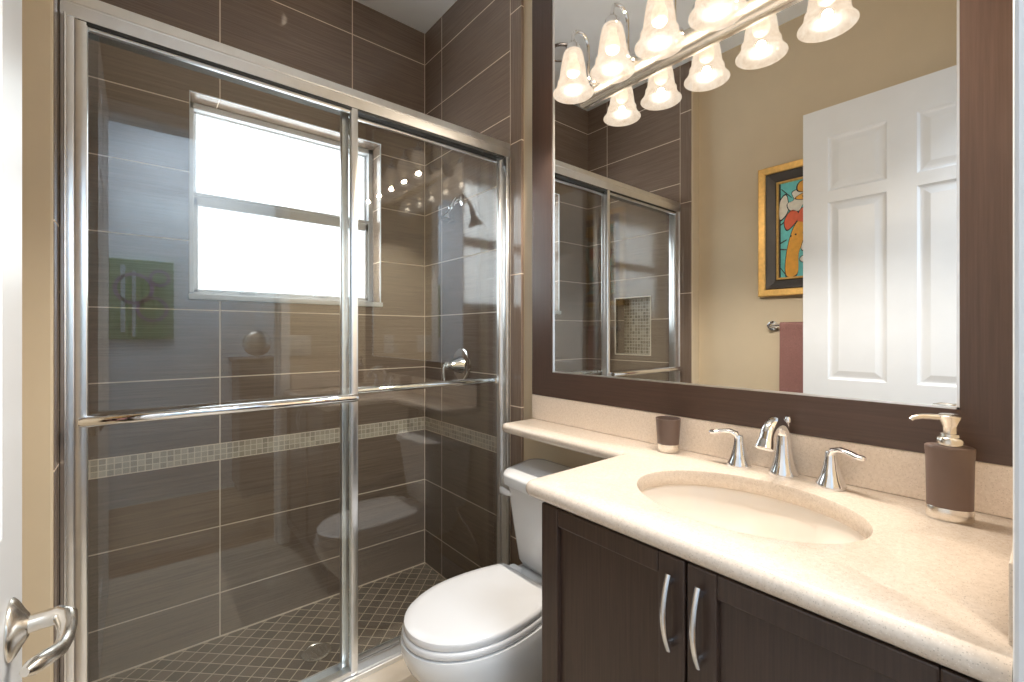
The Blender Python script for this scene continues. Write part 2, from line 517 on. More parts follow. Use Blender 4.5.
m.box(WX0, WX1, YB - .001, YB + .006, WZ1 - .003, WZ1)
m.build('edge_bead', M['vinyl'], wr, smooth=0)


# ------------------------------------------------------------ door (open, lies along the left wall)
dr = struct_root('door_1', (-0.12, 0.05, 0), 'white six panel door standing open with a lever handle', 'door')
FX, BX = -0.102, -0.137


def raised(mb, x, s, y0, y1, z0, z1):
    """moulded panel: groove, slope, raised field, on face x facing s"""
    def ring(d, h): return [(x + s * h, y0 + d, z0 + d), (x + s * h, y1 - d, z0 + d), (x + s * h, y1 - d, z1 - d), (x + s * h, y0 + d, z1 - d)]
    mb.rings([ring(0, 0), ring(.008, -.006), ring(.014, -.007), ring(.020, -.006), ring(.040, -.001)], cap0=False, cap1=True)


yp = [(0.149, 0.357), (0.451, 0.659)]
zp = [(2.070, 1.826), (1.776, 0.983), (0.760, 0.240)]
db = MB()
for x, s in ((FX, 1), (BX, -1)):
    ys = [.05, .149, .357, .451, .659, .757]; zs = [.01, .24, .76, .983, 1.776, 1.826, 2.070, 2.204]
    for i in range(5):
        for j in range(7):
            hole = i in (1, 3) and j in (1, 3, 5)
            if hole: raised(db, x, s, ys[i], ys[i + 1], zs[j], zs[j + 1])
            else: db.add([(x, ys[i], zs[j]), (x, ys[i + 1], zs[j]), (x, ys[i + 1], zs[j + 1]), (x, ys[i], zs[j + 1])], [(0, 1, 2, 3)])
for a, b2 in (((.05, .01), (.757, .01)), ((.757, .01), (.757, 2.204)), ((.757, 2.204), (.05, 2.204)), ((.05, 2.204), (.05, .01))):
    db.add([(FX, *a), (FX, *b2), (BX, *b2), (BX, *a)], [(0, 1, 2, 3)])
db.build('door_leaf', M['white'], dr, smooth=0)


def lever_set(s):
    x0 = FX if s > 0 else BX
    HY, HZ = 0.690, 0.878
    k = 1.0 if s > 0 else 0.42
    mb = MB()
    mb.lathe([(.0, 0), (.0275, 0), (.0278, s * .0015), (.0270, s * .003), (.024, s * .0055 * k), (.020, s * .008 * k), (.016, s * .0102 * k), (.0125, s * .0125 * k), (.0105, s * .014 * k), (.0, s * .014 * k)], (x0, HY, HZ), axis='x', n=64, sy=1.12)
    pts = [(x0 + s * .010 * k, HY, HZ), (x0 + s * .024 * k, HY, HZ + .001), (x0 + s * .036 * k, HY - .001, HZ + .002), (x0 + s * .0425 * k, HY - .007, HZ + .001),
           (x0 + s * .0445 * k, HY - .020, HZ - .005), (x0 + s * .0445 * k, HY - .038, HZ - .009), (x0 + s * .042 * k, HY - .056, HZ - .008), (x0 + s * .036 * k, HY - .076, HZ - .002), (x0 + s * .028 * k, HY - .094, HZ + .002), (x0 + s * .024 * k, HY - .101, HZ + .003)]
    mb.tube(pts, [.0092, .0088, .0096, .0096, .0080, .0070, .0072, .0078, .0074, .0040], n=16)
    return mb


hd = lever_set(1).build('lever_handle', M['nickel'], dr)
hd['label'] = 'satin nickel lever handle'
MB().box(BX + .006, FX - .006, .7565, .7585, .845, .905, bev=.0005).build('latch_plate', M['nickel'], dr, smooth=0)
lever_set(-1).build('lever_handle', M['nickel'], dr)

# ------------------------------------------------------------ shower enclosure
se = thing('shower_enclosure', 'framed clear glass sliding shower doors with bright metal rails and towel bars', 'shower door', (0.5, 1.41, 0.108))
m = MB()
prof = [(1.393, 1.888), (1.392, 1.889), (1.391, 1.915), (1.3925, 1.917), (1.3925, 1.919), (1.391, 1.921), (1.3945, 1.944), (1.396, 1.946), (1.456, 1.946), (1.458, 1.944), (1.458, 1.888)]
m.prism(prof, lambda a, b, d: (XLT + .002 + d, a, b), XT - XLT - .004)
m.build('header_rail', M['satin'], se, smooth=25)
MB().box(XLT + .03, XT - .03, 1.3945, 1.455, 1.8795, 1.8885).build('header_gap_shade', M['dark'], se, smooth=0)  # dark strip coloured in for the shadow gap below the header
m = MB()
m.prism([(1.385, .1085), (1.385, .122), (1.389, .124), (1.393, .124), (1.393, .116), (1.413, .116), (1.415, .1385), (1.424, .1385), (1.424, .116), (1.448, .116), (1.448, .142), (1.454, .142), (1.454, .1085)],
        lambda a, b, d: (XLT + .002 + d, a, b), XT - XLT - .004)
m.build('bottom_track', M['satin'], se, smooth=25)
for nm, x0, x1, s in (('wall_jamb', XLT + .001, XLT + .025, 1), ('wall_jamb', XT - .020, XT - .001, -1)):
    m = MB(); m.box(x0, x1, 1.395, 1.452, .108, 1.90, bev=.003)
    m.box(x0 + .006, x0 + .010, 1.391, 1.397, .108, 1.895, bev=.002)
    m.build(nm, M['satin'], se, smooth=25)


def panel(x0, x1, y, bar_y, bar_z, rw, bx0, bx1):
    g = MB().box(x0, x1, y - .003, y + .003, .13, 1.885, bev=.0004, seg=1).build('glass_panel', M['glass'], se, smooth=0)
    for a, b2 in ((x0 - .001, x0 + .021), (x1 - rw, x1 + .001)):
        m = MB().box(a, b2, y - .010, y + .010, .122, 1.888, bev=.003)
        mid = (a + b2) / 2
        m.build('stile', M['satin'], g, smooth=25)
    m = MB().box(x0, x1, y - .009, y + .009, .122, .142, bev=.002); m.build('bottom_rail', M['satin'], g, smooth=0)
    m = MB().box(x0 + .021, x1 - .021, y - .006, y + .006, 1.872, 1.880, bev=.002); m.build('top_rail', M['satin'], g, smooth=0)
    m = MB().tube([(bx0, bar_y, bar_z), (bx0 + .01, bar_y, bar_z), (bx1 - .01, bar_y, bar_z), (bx1, bar_y, bar_z)], [.0095, .0122, .0122, .0095], n=20)
    for bx in (bx0 + .014, bx1 - .014):
        m.box(bx - .009, bx + .009, min(y, bar_y), max(y, bar_y), bar_z - .009, bar_z + .009, bev=.002)
    m.build('towel_rail', M['chrome'], g)
    return g


panel(-.108, .530, 1.404, 1.368, .990, .021, -.100, .519)
panel(.492, 1.129, 1.436, 1.468, .998, .013, .500, 1.126)
MB().box(.50, .512, 1.412, 1.430, .108, .135, bev=.002).build('centre_guide', M['dark'], se, smooth=0)

# shower drain
sd = thing('shower_drain', 'round steel drain grate set in the brown mosaic shower floor', 'drain', (.513, 1.76, 0))
MB().lathe([(.0, .0), (.052, 0), (.052, .003), (.047, .004), (.045, .002), (.0, .002)], (.513, 1.76, 0.0), n=40).build('rim', M['nickel'], sd)
m = MB()
for i in range(-4, 5):
    w = math.sqrt(max(0, .043 ** 2 - (i * .009) ** 2))
    m.box(.513 + i * .009 - .0026, .513 + i * .009 + .0026, 1.76 - w, 1.76 + w, .001, .004)
m.build('grate', M['steel'], sd, smooth=0)

# shower valve
sv = thing('shower_valve', 'chrome shower valve with round plate and drooping lever on the tiled side wall', 'shower valve', (XT, 1.743, 1.04))
MB().lathe([(0, 0), (.074, 0), (.075, -.004), (.066, -.009), (.045, -.011), (.038, -.013), (0, -.013)], (XT, 1.743, 1.045), axis='x', n=48).build('escutcheon', M['chrome'], sv)
MB().lathe([(0, -.010), (.042, -.011), (.038, -.022), (.030, -.042), (.022, -.062), (.018, -.078), (.0175, -.086), (.012, -.092), (0, -.093)], (XT, 1.743, 1.045), axis='x', n=32).build('hub', M['chrome'], sv)
MB().tube([(XT - .080, 1.743, 1.050), (XT - .092, 1.744, 1.046), (XT - .098, 1.745, 1.032), (XT - .098, 1.746, 1.010), (XT - .093, 1.746, .986), (XT - .091, 1.746, .978)], [.010, .010, .009, .008, .009, .006], n=14).build('lever', M['chrome'], sv)

# shower head
sh = thing('showerhead', 'small chrome shower head on a bent arm high on the tiled side wall', 'shower head', (XT, 1.745, 1.80))
MB().lathe([(0, 0), (.028, 0), (.027, -.006), (.014, -.012), (0, -.012)], (XT, 1.742, 1.80), axis='x', n=28).build('wall_flange', M['chrome'], sh)
MB().tube([(XT, 1.742, 1.80), (XT - .02, 1.742, 1.803), (XT - .036, 1.742, 1.798), (XT - .048, 1.742, 1.782), (XT - .054, 1.742, 1.766)], .0085, n=14).build('arm', M['chrome'], sh)
ax = Vector((-.30, 0, -.95)).normalized()
m = MB(); p0 = Vector((XT - .052, 1.742, 1.772))
m.tube([p0, p0 + ax * .015, p0 + ax * .022, p0 + ax * .030, p0 + ax * .052, p0 + ax * .074, p0 + ax * .082, p0 + ax * .083], [.010, .014, .014, .011, .019, .034, .036, .030], n=24)
m.build('spray_head', M['chrome'], sh)

# ------------------------------------------------------------ vanity cabinet
vc = thing('vanity_cabinet', 'espresso brown two door vanity cabinet under the cream counter', 'cabinet', (.9, .36, 0))
CX0, CY0, CY1, CZ1 = .668, .032, .686, .838
m = MB()
m.box(CX0, XW - .001, CY1 - .018, CY1, .0, CZ1)            # side
m.box(CX0, XW - .001, CY0, CY0 + .018, .0, CZ1)
m.box(CX0, XW - .001, CY0 + .018, CY1 - .018, .10, .118)    # bottom
m.box(XW - .013, XW - .001, CY0 + .018, CY1 - .018, .118, CZ1)
m.box(CX0 + .06, CX0 + .072, CY0 + .018, CY1 - .018, 0, .10)  # toe kick
m.box(CX0, CX0 + .018, CY0 + .018, CY1 - .018, CZ1 - .04, CZ1)
m.build('carcass', M['wood_z'], vc, smooth=0)


def cab_door(y0, y1, hy):
    x0, x1, z0, z1 = CX0 - .021, CX0 - .001, .112, .834
    st = .0465; m = MB()
    m.box(x0, x1, y0, y0 + st, z0, z1, bev=.0028); m.box(x0, x1, y1 - st, y1, z0, z1, bev=.0028)
    m.box(x0, x1, y0 + st - .0005, y1 - st + .0005, z1 - .036, z1, bev=.0028); m.box(x0, x1, y0 + st - .0005, y1 - st + .0005, z0, z0 + st, bev=.0028)
    d = m.build('cabinet_door', M['wood_z'], vc, smooth=0)
    m = MB().box(x0 + .010, x1 - .002, y0 + st - .004, y1 - st + .004, z0 + st - .004, z1 - .036 + .004)
    m.build('inset_panel', M['wood_z'], d, smooth=0)
    m = MB(); za, zb = .690, .808; zm = (za + zb) / 2; L = (zb - za) / 2
    pts = []; rr = []
    for i in range(17):
        t = -1 + 2 * i / 16
        pts.append((x0 - .008 - .015 * (1 - t * t), hy, zm + L * t)); rr.append(.0044 + .0006 * (1 - abs(t)))
    m.tube(pts, rr, n=12, flat=(1.1, .85, (1, 0, 0)))
    for t in (-.80, .80):
        m.lathe([(.0055, 0), (.0045, -.014)], (x0 + .001, hy, zm + L * t), axis='x', n=14)
    m.build('pull_handle', M['steel'], d)


cab_door(.3655, .6855, .3885)
cab_door(.0325, .3620, .340)

# ------------------------------------------------------------ countertop
SC = (.881, .387); SA, SB = .153, .200


def counter():
    """quartz slab with bullnose edges, a narrow shelf over the toilet and an oval sink cut-out"""
    r = .0165; z1 = CT; zm = CT - r
    X0, Y1, XS, YE = .634, .735, .984, 1.258
    outer = [(X0, .0275), (.670, .0275), (.670, .0115), (XW - .001, .0115), (XW - .001, YE), (XS, YE), (XS, Y1), (X0, Y1)]
    rad = {0: 0, 1: 0, 2: 0, 3: 0, 4: 0, 5: .022, 6: .010, 7: .024}
    nose = {(4, 5), (5, 6), (6, 7), (7, 0)}
    # rounded outline with normals for the inset
    pts = []
    n = len(outer)
    for i in range(n):
        p = Vector(outer[i]); a = Vector(outer[i - 1]); b = Vector(outer[(i + 1) % n])
        d0 = (p - a).normalized(); d1 = (b - p).normalized()
        n0 = Vector((-d0.y, d0.x)); n1 = Vector((-d1.y, d1.x))    # inward for CCW
        e0 = 1.0 if (i - 1 if i else n - 1, i) in nose else 0.0
        e1 = 1.0 if (i, (i + 1) % n) in nose else 0.0
        R = rad[i]
        if R:
            conv = d0.x * d1.y - d0.y * d1.x > 0
            s, e = p - d0 * R, p + d1 * R
            c = s + (n0 if conv else -n0) * R
            for k in range(9):
                t = k / 8
                nn = (n0 * (1 - t) + n1 * t).normalized()
                pt = c - nn * R if conv else c + nn * R
                pts.append((pt, nn, 1.0))
        else:
            off = n0 * e0 + n1 * e1 if (n0 - n1).length > .01 else n0
            pts.append((p, off, 1.0))
    prof = [(r, 0.0)] + [(r - r * sin(a), r - r * cos(a)) for a in [pi / 2 * k / 6 for k in range(1, 13)]]
    prof = [(r * (1 - sin(pi * k / 12)), r * (1 - cos(pi * k / 12))) for k in range(13)]
    rs = []
    for ins, dz in prof:
        rs.append([(p.x + nn.x * ins, p.y + nn.y * ins, z1 - dz) for p, nn, w in pts])
    mb = MB(); mb.rings(rs, cap0=False, cap1=False)
    N = 72
    hole = lambda a, b, z: [(SC[0] + (SA + a) * cos(2 * pi * k / N), SC[1] + (SB + a) * sin(2 * pi * k / N), z) for k in range(N)]
    hr = [hole(.004, 0, z1), hole(.0012, 0, z1 - .0012), hole(0, 0, z1 - .004), hole(0, 0, z1 - 2 * r)]
    mb.rings(hr, cap0=False, cap1=False)
    from mathutils.geometry import delaunay_2d_cdt
    for ring_o, ring_h, z in ((rs[0], hr[0], z1), (rs[-1], hr[-1], z1 - 2 * r)):
        vs = [Vector(p[:2]) for p in ring_o] + [Vector(p[:2]) for p in ring_h]
        no = len(ring_o)
        ed = [(k, (k + 1) % no) for k in range(no)] + [(no + k, no + (k + 1) % N) for k in range(N)]
        ov, oe, of, *_ = delaunay_2d_cdt(vs, ed, [], 0, 1e-7)
        fs = []
        poly = [Vector(p[:2]) for p in ring_o]
        def inside(q):
            c = False
            for k in range(no):
                a, b = poly[k], poly[k - 1]
                if (a.y > q.y) != (b.y > q.y) and q.x < (b.x - a.x) * (q.y - a.y) / (b.y - a.y) + a.x: c = not c
            return c
        ha = (SA + (.004 if z == z1 else 0)); hb = (SB + (.004 if z == z1 else 0))
        for f in of:
            q = sum((ov[i] for i in f), Vector((0, 0))) / len(f)
            if ((q.x - SC[0]) / ha) ** 2 + ((q.y - SC[1]) / hb) ** 2 < .995: continue
            if inside(q): fs.append(tuple(f))
        mb.add([(p.x, p.y, z) for p in ov], fs)
    o = mb.build('countertop', M['quartz'], smooth=35)
    me = o.data; b = bmesh.new(); b.from_mesh(me); bmesh.ops.remove_doubles(b, verts=b.verts, dist=1e-5)
    bmesh.ops.recalc_face_normals(b, faces=b.faces); b.to_mesh(me); b.free()
    return o


tag(counter(), 'cream speckled quartz countertop with oval sink cut-out and narrow shelf over the toilet', 'countertop')
tag(MB().box(XW - .021, XW - .001, .0325, 1.256, CT + .0002, .960, bev=.0015).build('backsplash', M['quartz'], smooth=0),
    'long cream quartz backsplash strip below the mirror frame', 'backsplash')
tag(MB().box(.672, XW - .0215, .0112, .0315, CT + .0002, .955, bev=.0015).build('side_splash', M['quartz'], smooth=0),
    'short cream quartz side splash at the counter end by the door casing', 'backsplash')

# sink basin
sb = thing('sink_basin', 'oval undermount biscuit porcelain sink basin in the cream counter', 'sink', (SC[0], SC[1], .70))
N = 64; rs = []
zt = CT - .0335
prof = [(.030, zt), (-.002 + .012, zt), (.006, zt - .006), (.002, zt - .03), (-.010, zt - .065), (-.035, zt - .098), (-.075, zt - .122), (-.115, zt - .133), (-.130, zt - .136)]
for ins, z in prof:
    rs.append([(SC[0] + max(.012, SA + ins) * cos(2 * pi * k / N) + (0.01 if ins < -.1 else 0), SC[1] + max(.015, (SB + ins * (1.22 if ins < 0 else 1))) * sin(2 * pi * k / N), z) for k in range(N)])
ro = [[(SC[0] + (SA + a) * cos(2 * pi * k / N), SC[1] + (SB + a) * sin(2 * pi * k / N), z) for k in range(N)] for a, z in ((-.09, zt - .15), (-.02, zt - .11), (.02, zt - .04), (.030, zt - .004))]
m = MB(); m.rings(ro + rs, cap0=True, cap1=True)
m.build('bowl', M['basin'], sb, smooth=60)
MB().lathe([(0, 0), (.022, 0), (.022, .003), (.017, .005), (.015, .004), (0, .006)], (SC[0] + .01, SC[1], zt - .1365), n=28).build('drain_plug', M['chrome'], sb)

# faucet
fc = thing('faucet', 'polished chrome widespread faucet with arched spout behind the sink', 'faucet', (1.10, .39, CT))
BXf, BYf = 1.108, .390
m = MB()
m.lathe([(0, 0), (.029, 0), (.0295, .004), (.028, .009), (.0225, .022), (.0175, .042), (.0148, .065), (.0138, .080), (.013, .094), (.0, .098)], (BXf, BYf, CT), n=36)
pts = []
for i in range(15):
    a = pi * i / 14 * .92
    pts.append((BXf - .046 + .046 * cos(a), BYf, CT + .086 + .036 * sin(a)))
d = (Vector(pts[-1]) - Vector(pts[-2])).normalized()
e = Vector(pts[-1])
pts = pts + [e + d * .012, e + d * .024, e + d * .026]
rr = [.013 + .001 * i / 14 for i in range(15)] + [.0166, .0190, .014]
m.tube(pts, rr, n=20)
sp = m.build('spout', M['chrome'], fc)
MB().lathe([(0, 0), (.003, 0), (.003, .03), (.007, .033), (.0075, .040), (.005, .045), (0, .046)], (BXf + .016, BYf - .004, CT + .083), n=16).build('lift_rod', M['chrome'], sp)


def tap(x, y, dx, dy):
    m = MB()
    m.lathe([(0, 0), (.0265, 0), (.027, .004), (.0255, .009), (.0195, .022), (.0145, .040), (.0115, .058), (.0105, .070), (.009, .074), (0, .075)], (x, y, CT), n=32)
    h = m.build('handle', M['chrome'], fc)
    m = MB(); z = CT + .068
    m.tube([(x, y, z - .006), (x + dx * .006, y + dy * .006, z + .008), (x + dx * .020, y + dy * .020, z + .013), (x + dx * .040, y + dy * .040, z + .010), (x + dx * .052, y + dy * .052, z + .006), (x + dx * .062, y + dy * .062, z + .006), (x + dx * .066, y + dy * .066, z + .006)],
           [.0095, .0095, .0078, .0070, .0078, .0075, .004], n=16, flat=(1.15, .72, (0, 0, 1)))
    m.build('lever', M['chrome'], h)


tap(1.100, .483, -.25, .97)
tap(1.092, .296, -.35, -.94)

# tumbler
tb = thing('tumbler', 'small brown tumbler with a metal base band standing by the backsplash', 'cup', (1.095, .666, CT))
m = MB(); c = (1.095, .666, CT + .0002)
m.lathe([(.0275, .021), (.0280, .030), (.0315, .080), (.0325, .088), (.0310, .0885), (.0300, .082), (.0262, .03), (.0255, .012), (0, .012)], c, n=40, cap0=False, cap1=False)
m.build('cup_body', M['brown'], tb)
MB().lathe([(0, 0), (.0265, 0), (.0278, .002), (.0280, .021), (.0268, .0215), (0, .0215)], c, n=40).build('base_band', M['nickel'], tb)

# soap dispenser
sp_ = thing('soap_dispenser', 'brown oval soap dispenser with satin metal pump near the counter end', 'soap dispenser', (1.057, .117, CT))
c = (1.060, .117, CT + .0002); rot = radians(90 + 12)
m = MB()
m.lathe([(.0395, .0205), (.0395, .030), (.0408, .100), (.0428, .1185), (.0425, .1215), (.040, .1235), (.020, .1260), (0, .1262)], c, n=48, sx=.75, sy=.52, rot=rot)
m.build('bottle', M['brown'], sp_)
MB().lathe([(0, 0), (.039, 0), (.0402, .002), (.0402, .0195), (.039, .0207), (0, .0207)], c, n=48, sx=.75, sy=.52, rot=rot).build('base_band', M['nickel'], sp_)
pm = MB().lathe([(0, .125), (.0175, .125), (.018, .128), (.018, .134), (.0165, .137), (.0135, .139), (.0125, .144), (.0095, .145), (.0095, .156), (.0105, .158), (.0150, .170), (.0158, .174), (.0125, .177), (0, .178)], c, n=32)
pm.tube([(c[0], c[1], c[2] + .1705), (c[0] - .012, c[1] + .022, c[2] + .1712), (c[0] - .019, c[1] + .033, c[2] + .1708), (c[0] - .024, c[1] + .043, c[2] + .168), (c[0] - .026, c[1] + .046, c[2] + .164)], [.0052, .0048, .0046, .0042, .0036], n=14)
pm.build('pump', M['nickel'], sp_)

# ------------------------------------------------------------ framed mirror and light bar
wm = thing('wall_mirror', 'large wall mirror in a wide dark brown wooden frame above the counter', 'mirror', (XW, .63, .9605))
YL0, YL1, YR0, YR1, ZB0, ZB1, ZT0, ZT1 = 1.254, 1.150, .008, .1125, .9605, 1.048, 2.47, 2.56
YR0 = .0115
FXm, XM = 1.1365, 1.143
m = MB().box(XM, XW - .001, YR0 + .02, YL0 - .02, ZB0 + .02, ZT1 - .02); m.build('looking_glass', M['silver'], wm, smooth=0)


for nm, mat, quad in (('frame_stile', 'frame_z', [(YL0, ZB0), (YL1, ZB1), (YL1, ZT0), (YL0, ZT1)]), ('frame_stile', 'frame_z', [(YR0, ZB0), (YR1, ZB1), (YR1, ZT0), (YR0, ZT1)]),
                      ('frame_rail', 'frame_y', [(YR0, ZB0), (YL0, ZB0), (YL1, ZB1), (YR1, ZB1)]), ('frame_rail', 'frame_y', [(YR0, ZT1), (YL0, ZT1), (YL1, ZT0), (YR1, ZT0)])):
    m = MB(); m.prism(quad, lambda a, b, d: (FXm + d, a, b), XW - .0015 - FXm)
    m.build(nm, M[mat], wm, smooth=0)
m = MB()
for y0, y1, z0, z1 in ((YL1 - .004, YL1, ZB1, ZT0), (YR1, YR1 + .004, ZB1, ZT0), (YR1, YL1, ZB1, ZB1 + .004), (YR1, YL1, ZT0 - .004, ZT0)):
    m.box(FXm + .002, XM + .002, y0, y1, z0, z1)
m.build('inner_bead', M['satin'], wm, smooth=0)

vl = thing('vanity_light', 'five lamp vanity light bar with frosted bell shades mounted on the mirror', 'light fixture', (XM, .646, 1.96))
LZ, LX = 1.919, 1.022
m = MB()
m.prism([(0, -.030), (-.010, -.030), (-.021, -.025), (-.029, -.013), (-.031, 0), (-.029, .013), (-.021, .025), (-.010, .030), (0, .030)],
        lambda a, b, d: (XM - .0005 + a, .285 + d, 1.968 + b), .725)
m.build('back_bar', M['nickel'], vl)
shade_prof_o = [(.0205, .127), (.026, .1255), (.0295, .118), (.0335, .100), (.0368, .080), (.0395, .060), (.0415, .044), (.0440, .0375), (.0468, .034), (.0472, .030), (.0468, .027), (.0500, .016), (.0570, .004), (.0612, .0), (.0615, -.002)]
shade_prof_i = [(.0600, -.0035), (.0560, .001), (.0485, .014), (.0440, .028), (.0410, .040), (.0370, .060), (.0343, .080), (.0310, .100), (.0270, .115), (.0200, .122)]
for i in range(5):
    y = .942 - .148 * i
    arm = MB()
    arm.lathe([(0, 0), (.015, 0), (.016, -.004), (.012, -.010), (.008, -.014), (0, -.014)], (XM - .030, y, 1.985), axis='x', n=20)
    arm.tube([(XM - .036, y, 1.985), (XM - .046, y, 1.99), (XM - .050, y, 2.004), (XM - .050, y, 2.05), (XM - .050, y, 2.085)] +
             [(XM - .050 - .0355 + .0355 * cos(a), y, 2.085 + .034 * sin(a)) for a in [pi * k / 10 for k in range(1, 10)]] +
             [(LX, y, 2.083), (LX, y, 2.066)], .0052, n=12)
    a_o = arm.build('arm', M['chrome'], vl)
    MB().lathe([(0, .165), (.006, .164), (.008, .156), (.014, .150), (.0215, .142), (.0225, .126), (.019, .122), (0, .122)], (LX, y, LZ), n=28).build('shade_holder', M['chrome'], a_o)
    MB().lathe(shade_prof_o + shade_prof_i, (LX, y, LZ), n=44, cap0=False, cap1=False, closed=True).build('lamp_shade', M['shade'], a_o, smooth=50)
    MB().lathe([(0, .118), (.012, .117), (.013, .100), (.016, .094), (.0205, .080), (.0215, .070), (.018, .058), (.010, .051), (0, .0495)], (LX, y, LZ), n=24).build('bulb', M['bulb'], a_o)
    pl = bpy.data.lights.new('lamp_glow', 'POINT'); pl.energy = LAMP_W; pl.color = (1.0, .91, .80); pl.shadow_soft_size = .010
    po = bpy.data.objects.new('lamp_glow', pl); COL.objects.link(po); po.parent = a_o; po.location = (LX, y, LZ + .026)

# ------------------------------------------------------------ toilet
tl = thing('toilet', 'white two piece toilet with closed lid beside the vanity cabinet', 'toilet', (.80, 1.045, 0))
TY = 1.034


def egg(x0, x1, w, wb, n=56, xm=None):
    """oval plan: front tip at x0, widest at xm, cut off at x1 where the half width is wb"""
    xm = x0 + (x1 - x0) * .53 if xm is None else xm
    half = []
    for k in range(15):
        a = pi / 2 * k / 14
        half.append((xm - (xm - x0) * cos(a) ** .96, w * sin(a) ** .97))
    rc = .018
    for k in range(1, 8):
        x = xm + (x1 - rc - xm) * k / 7
        half.append((x, w - (w - wb) * ((x - xm) / (x1 - xm)) ** 2))
    y1 = half[-1][1]
    for k in range(1, 6):
        a = pi / 2 * k / 5
        half.append((x1 - rc + rc * sin(a), y1 - rc * (1 - cos(a))))
    half.append((x1, y1 * .4))
    return [(x, TY - y) for x, y in half[::-1]][:-1] + [(x, TY + y) for x, y in half]


def ringz(p, z): return [(x, y, z) for x, y in p]


body = [egg(.70, 1.02, .115, .105), egg(.69, 1.03, .112, .105), egg(.69, 1.03, .103, .100), egg(.675, 1.03, .108, .100), egg(.635, 1.03, .128, .105), egg(.585, 1.02, .148, .112),
        egg(.550, .985, .156, .118), egg(.527, .950, .162, .122), egg(.515, .940, .163, .125), egg(.512, .938, .163, .125), egg(.514, .936, .160, .124)]
zz = [0, .02, .07, .14, .20, .255, .30, .335, .365, .385, .397]
m = MB(); m.rings([ringz(p, z) for p, z in zip(body, zz)], cap0=True, cap1=True)
bo = m.build('bowl', M['porcelain'], tl, smooth=60)


def rrect(x0, x1, y0, y1, r, n=8):
    out = []
    for cx_, cy_, a0 in ((x1 - r, y1 - r, 0), (x0 + r, y1 - r, pi / 2), (x0 + r, y0 + r, pi), (x1 - r, y0 + r, 3 * pi / 2)):
        for k in range(n + 1):
            a = a0 + pi / 2 * k / n; out.append((cx_ + r * cos(a), cy_ + r * sin(a)))
    return out


# deck that carries the tank
m = MB(); q = lambda e: rrect(.87 + e, 1.135 - e, TY - .118 + e, TY + .118 - e, .05)
m.rings([ringz(q(.02), .30), ringz(q(.006), .34), ringz(q(0), .37), ringz(q(0), .405), ringz(q(.004), .414), ringz(q(.012), .417)])
m.build('tank_deck', M['porcelain'], tl, smooth=60)
# trapway bulge on both sides of the foot
for s in (-1, 1):
    m = MB(); m.tube([(.70, TY + s * .070, .10), (.76, TY + s * .085, .19), (.83, TY + s * .092, .235), (.90, TY + s * .090, .20), (.95, TY + s * .085, .10), (.96, TY + s * .085, .02)],
                     [.035, .045, .050, .048, .045, .045], n=18)
    m.build('trapway', M['porcelain'], tl, smooth=60)
m = MB(); s0 = egg(.517, .925, .156, .121); s1 = egg(.520, .922, .153, .119); si = egg(.58, .85, .105, .08)
m.rings([ringz(s1, .400), ringz(s0, .403), ringz(s0, .415), ringz(s1, .418), ringz(si, .418), ringz(si, .400)], closed=True)
m.build('seat', M['seat'], tl, smooth=50)


def shrink(p, k, cx_=.72): return [(cx_ + (x - cx_) * k, TY + (y - TY) * k) for x, y in p]


l0 = egg(.521, .925, .152, .120)
m = MB(); m.rings([ringz(shrink(l0, .99), .4205), ringz(l0, .4230), ringz(l0, .433), ringz(shrink(l0, .992), .4375), ringz(shrink(l0, .96), .4410), ringz(shrink(l0, .85), .4430), ringz(shrink(l0, .5), .4445), ringz(shrink(l0, .1), .445)])
m.build('lid', M['seat'], tl, smooth=40)
for s in (-1, 1):
    MB().box(.915, .945, TY + s * .075 - .022, TY + s * .075 + .022, .416, .442, bev=.008).build('hinge_cap', M['seat'], tl)


def tank_ring(z, xf, w, xb=1.142, bow=.020, n=10):
    """plan of the tank: bowed front, generous corners, narrower towards the front"""
    r = .050; out = []
    for x, y in rrect(xf, xb, TY - w, TY + w, r, n):
        t = (xb - x) / (xb - xf)
        y2 = TY + (y - TY) * (1 - .26 * t ** 1.6)
        out.append((x - bow * max(0, 1 - ((y - TY) / w) ** 2) * t ** 2, y2, z))
    return out


m = MB(); m.rings([tank_ring(.422, 1.01, .150), tank_ring(.428, .985, .166), tank_ring(.445, .976, .172), tank_ring(.56, .962, .188), tank_ring(.684, .948, .202), tank_ring(.688, .952, .198)])
m.build('tank', M['porcelain'], tl, smooth=50)
m = MB(); m.rings([tank_ring(.689, .942, .206, 1.147), tank_ring(.692, .934, .213, 1.152), tank_ring(.718, .932, .214, 1.152), tank_ring(.7235, .9345, .2118, 1.151), tank_ring(.7265, .940, .207, 1.147), tank_ring(.729, .965, .185, 1.13)])
m.build('tank_lid', M['porcelain'], tl, smooth=50)
m = MB(); m.lathe([(0, 0), (.015, 0), (.014, -.010), (.009, -.014), (0, -.014)], (.955, TY + .112, .662), axis='x', n=20)
m.tube([(.942, TY + .112, .662), (.938, TY + .122, .663), (.938, TY + .142, .663), (.942, TY + .162, .660), (.945, TY + .170, .658)], [.008, .009, .0095, .0105, .006], n=14, flat=(.6, 1.2, (0, 0, 1)))
m.build('flush_lever', M['seat'], tl)

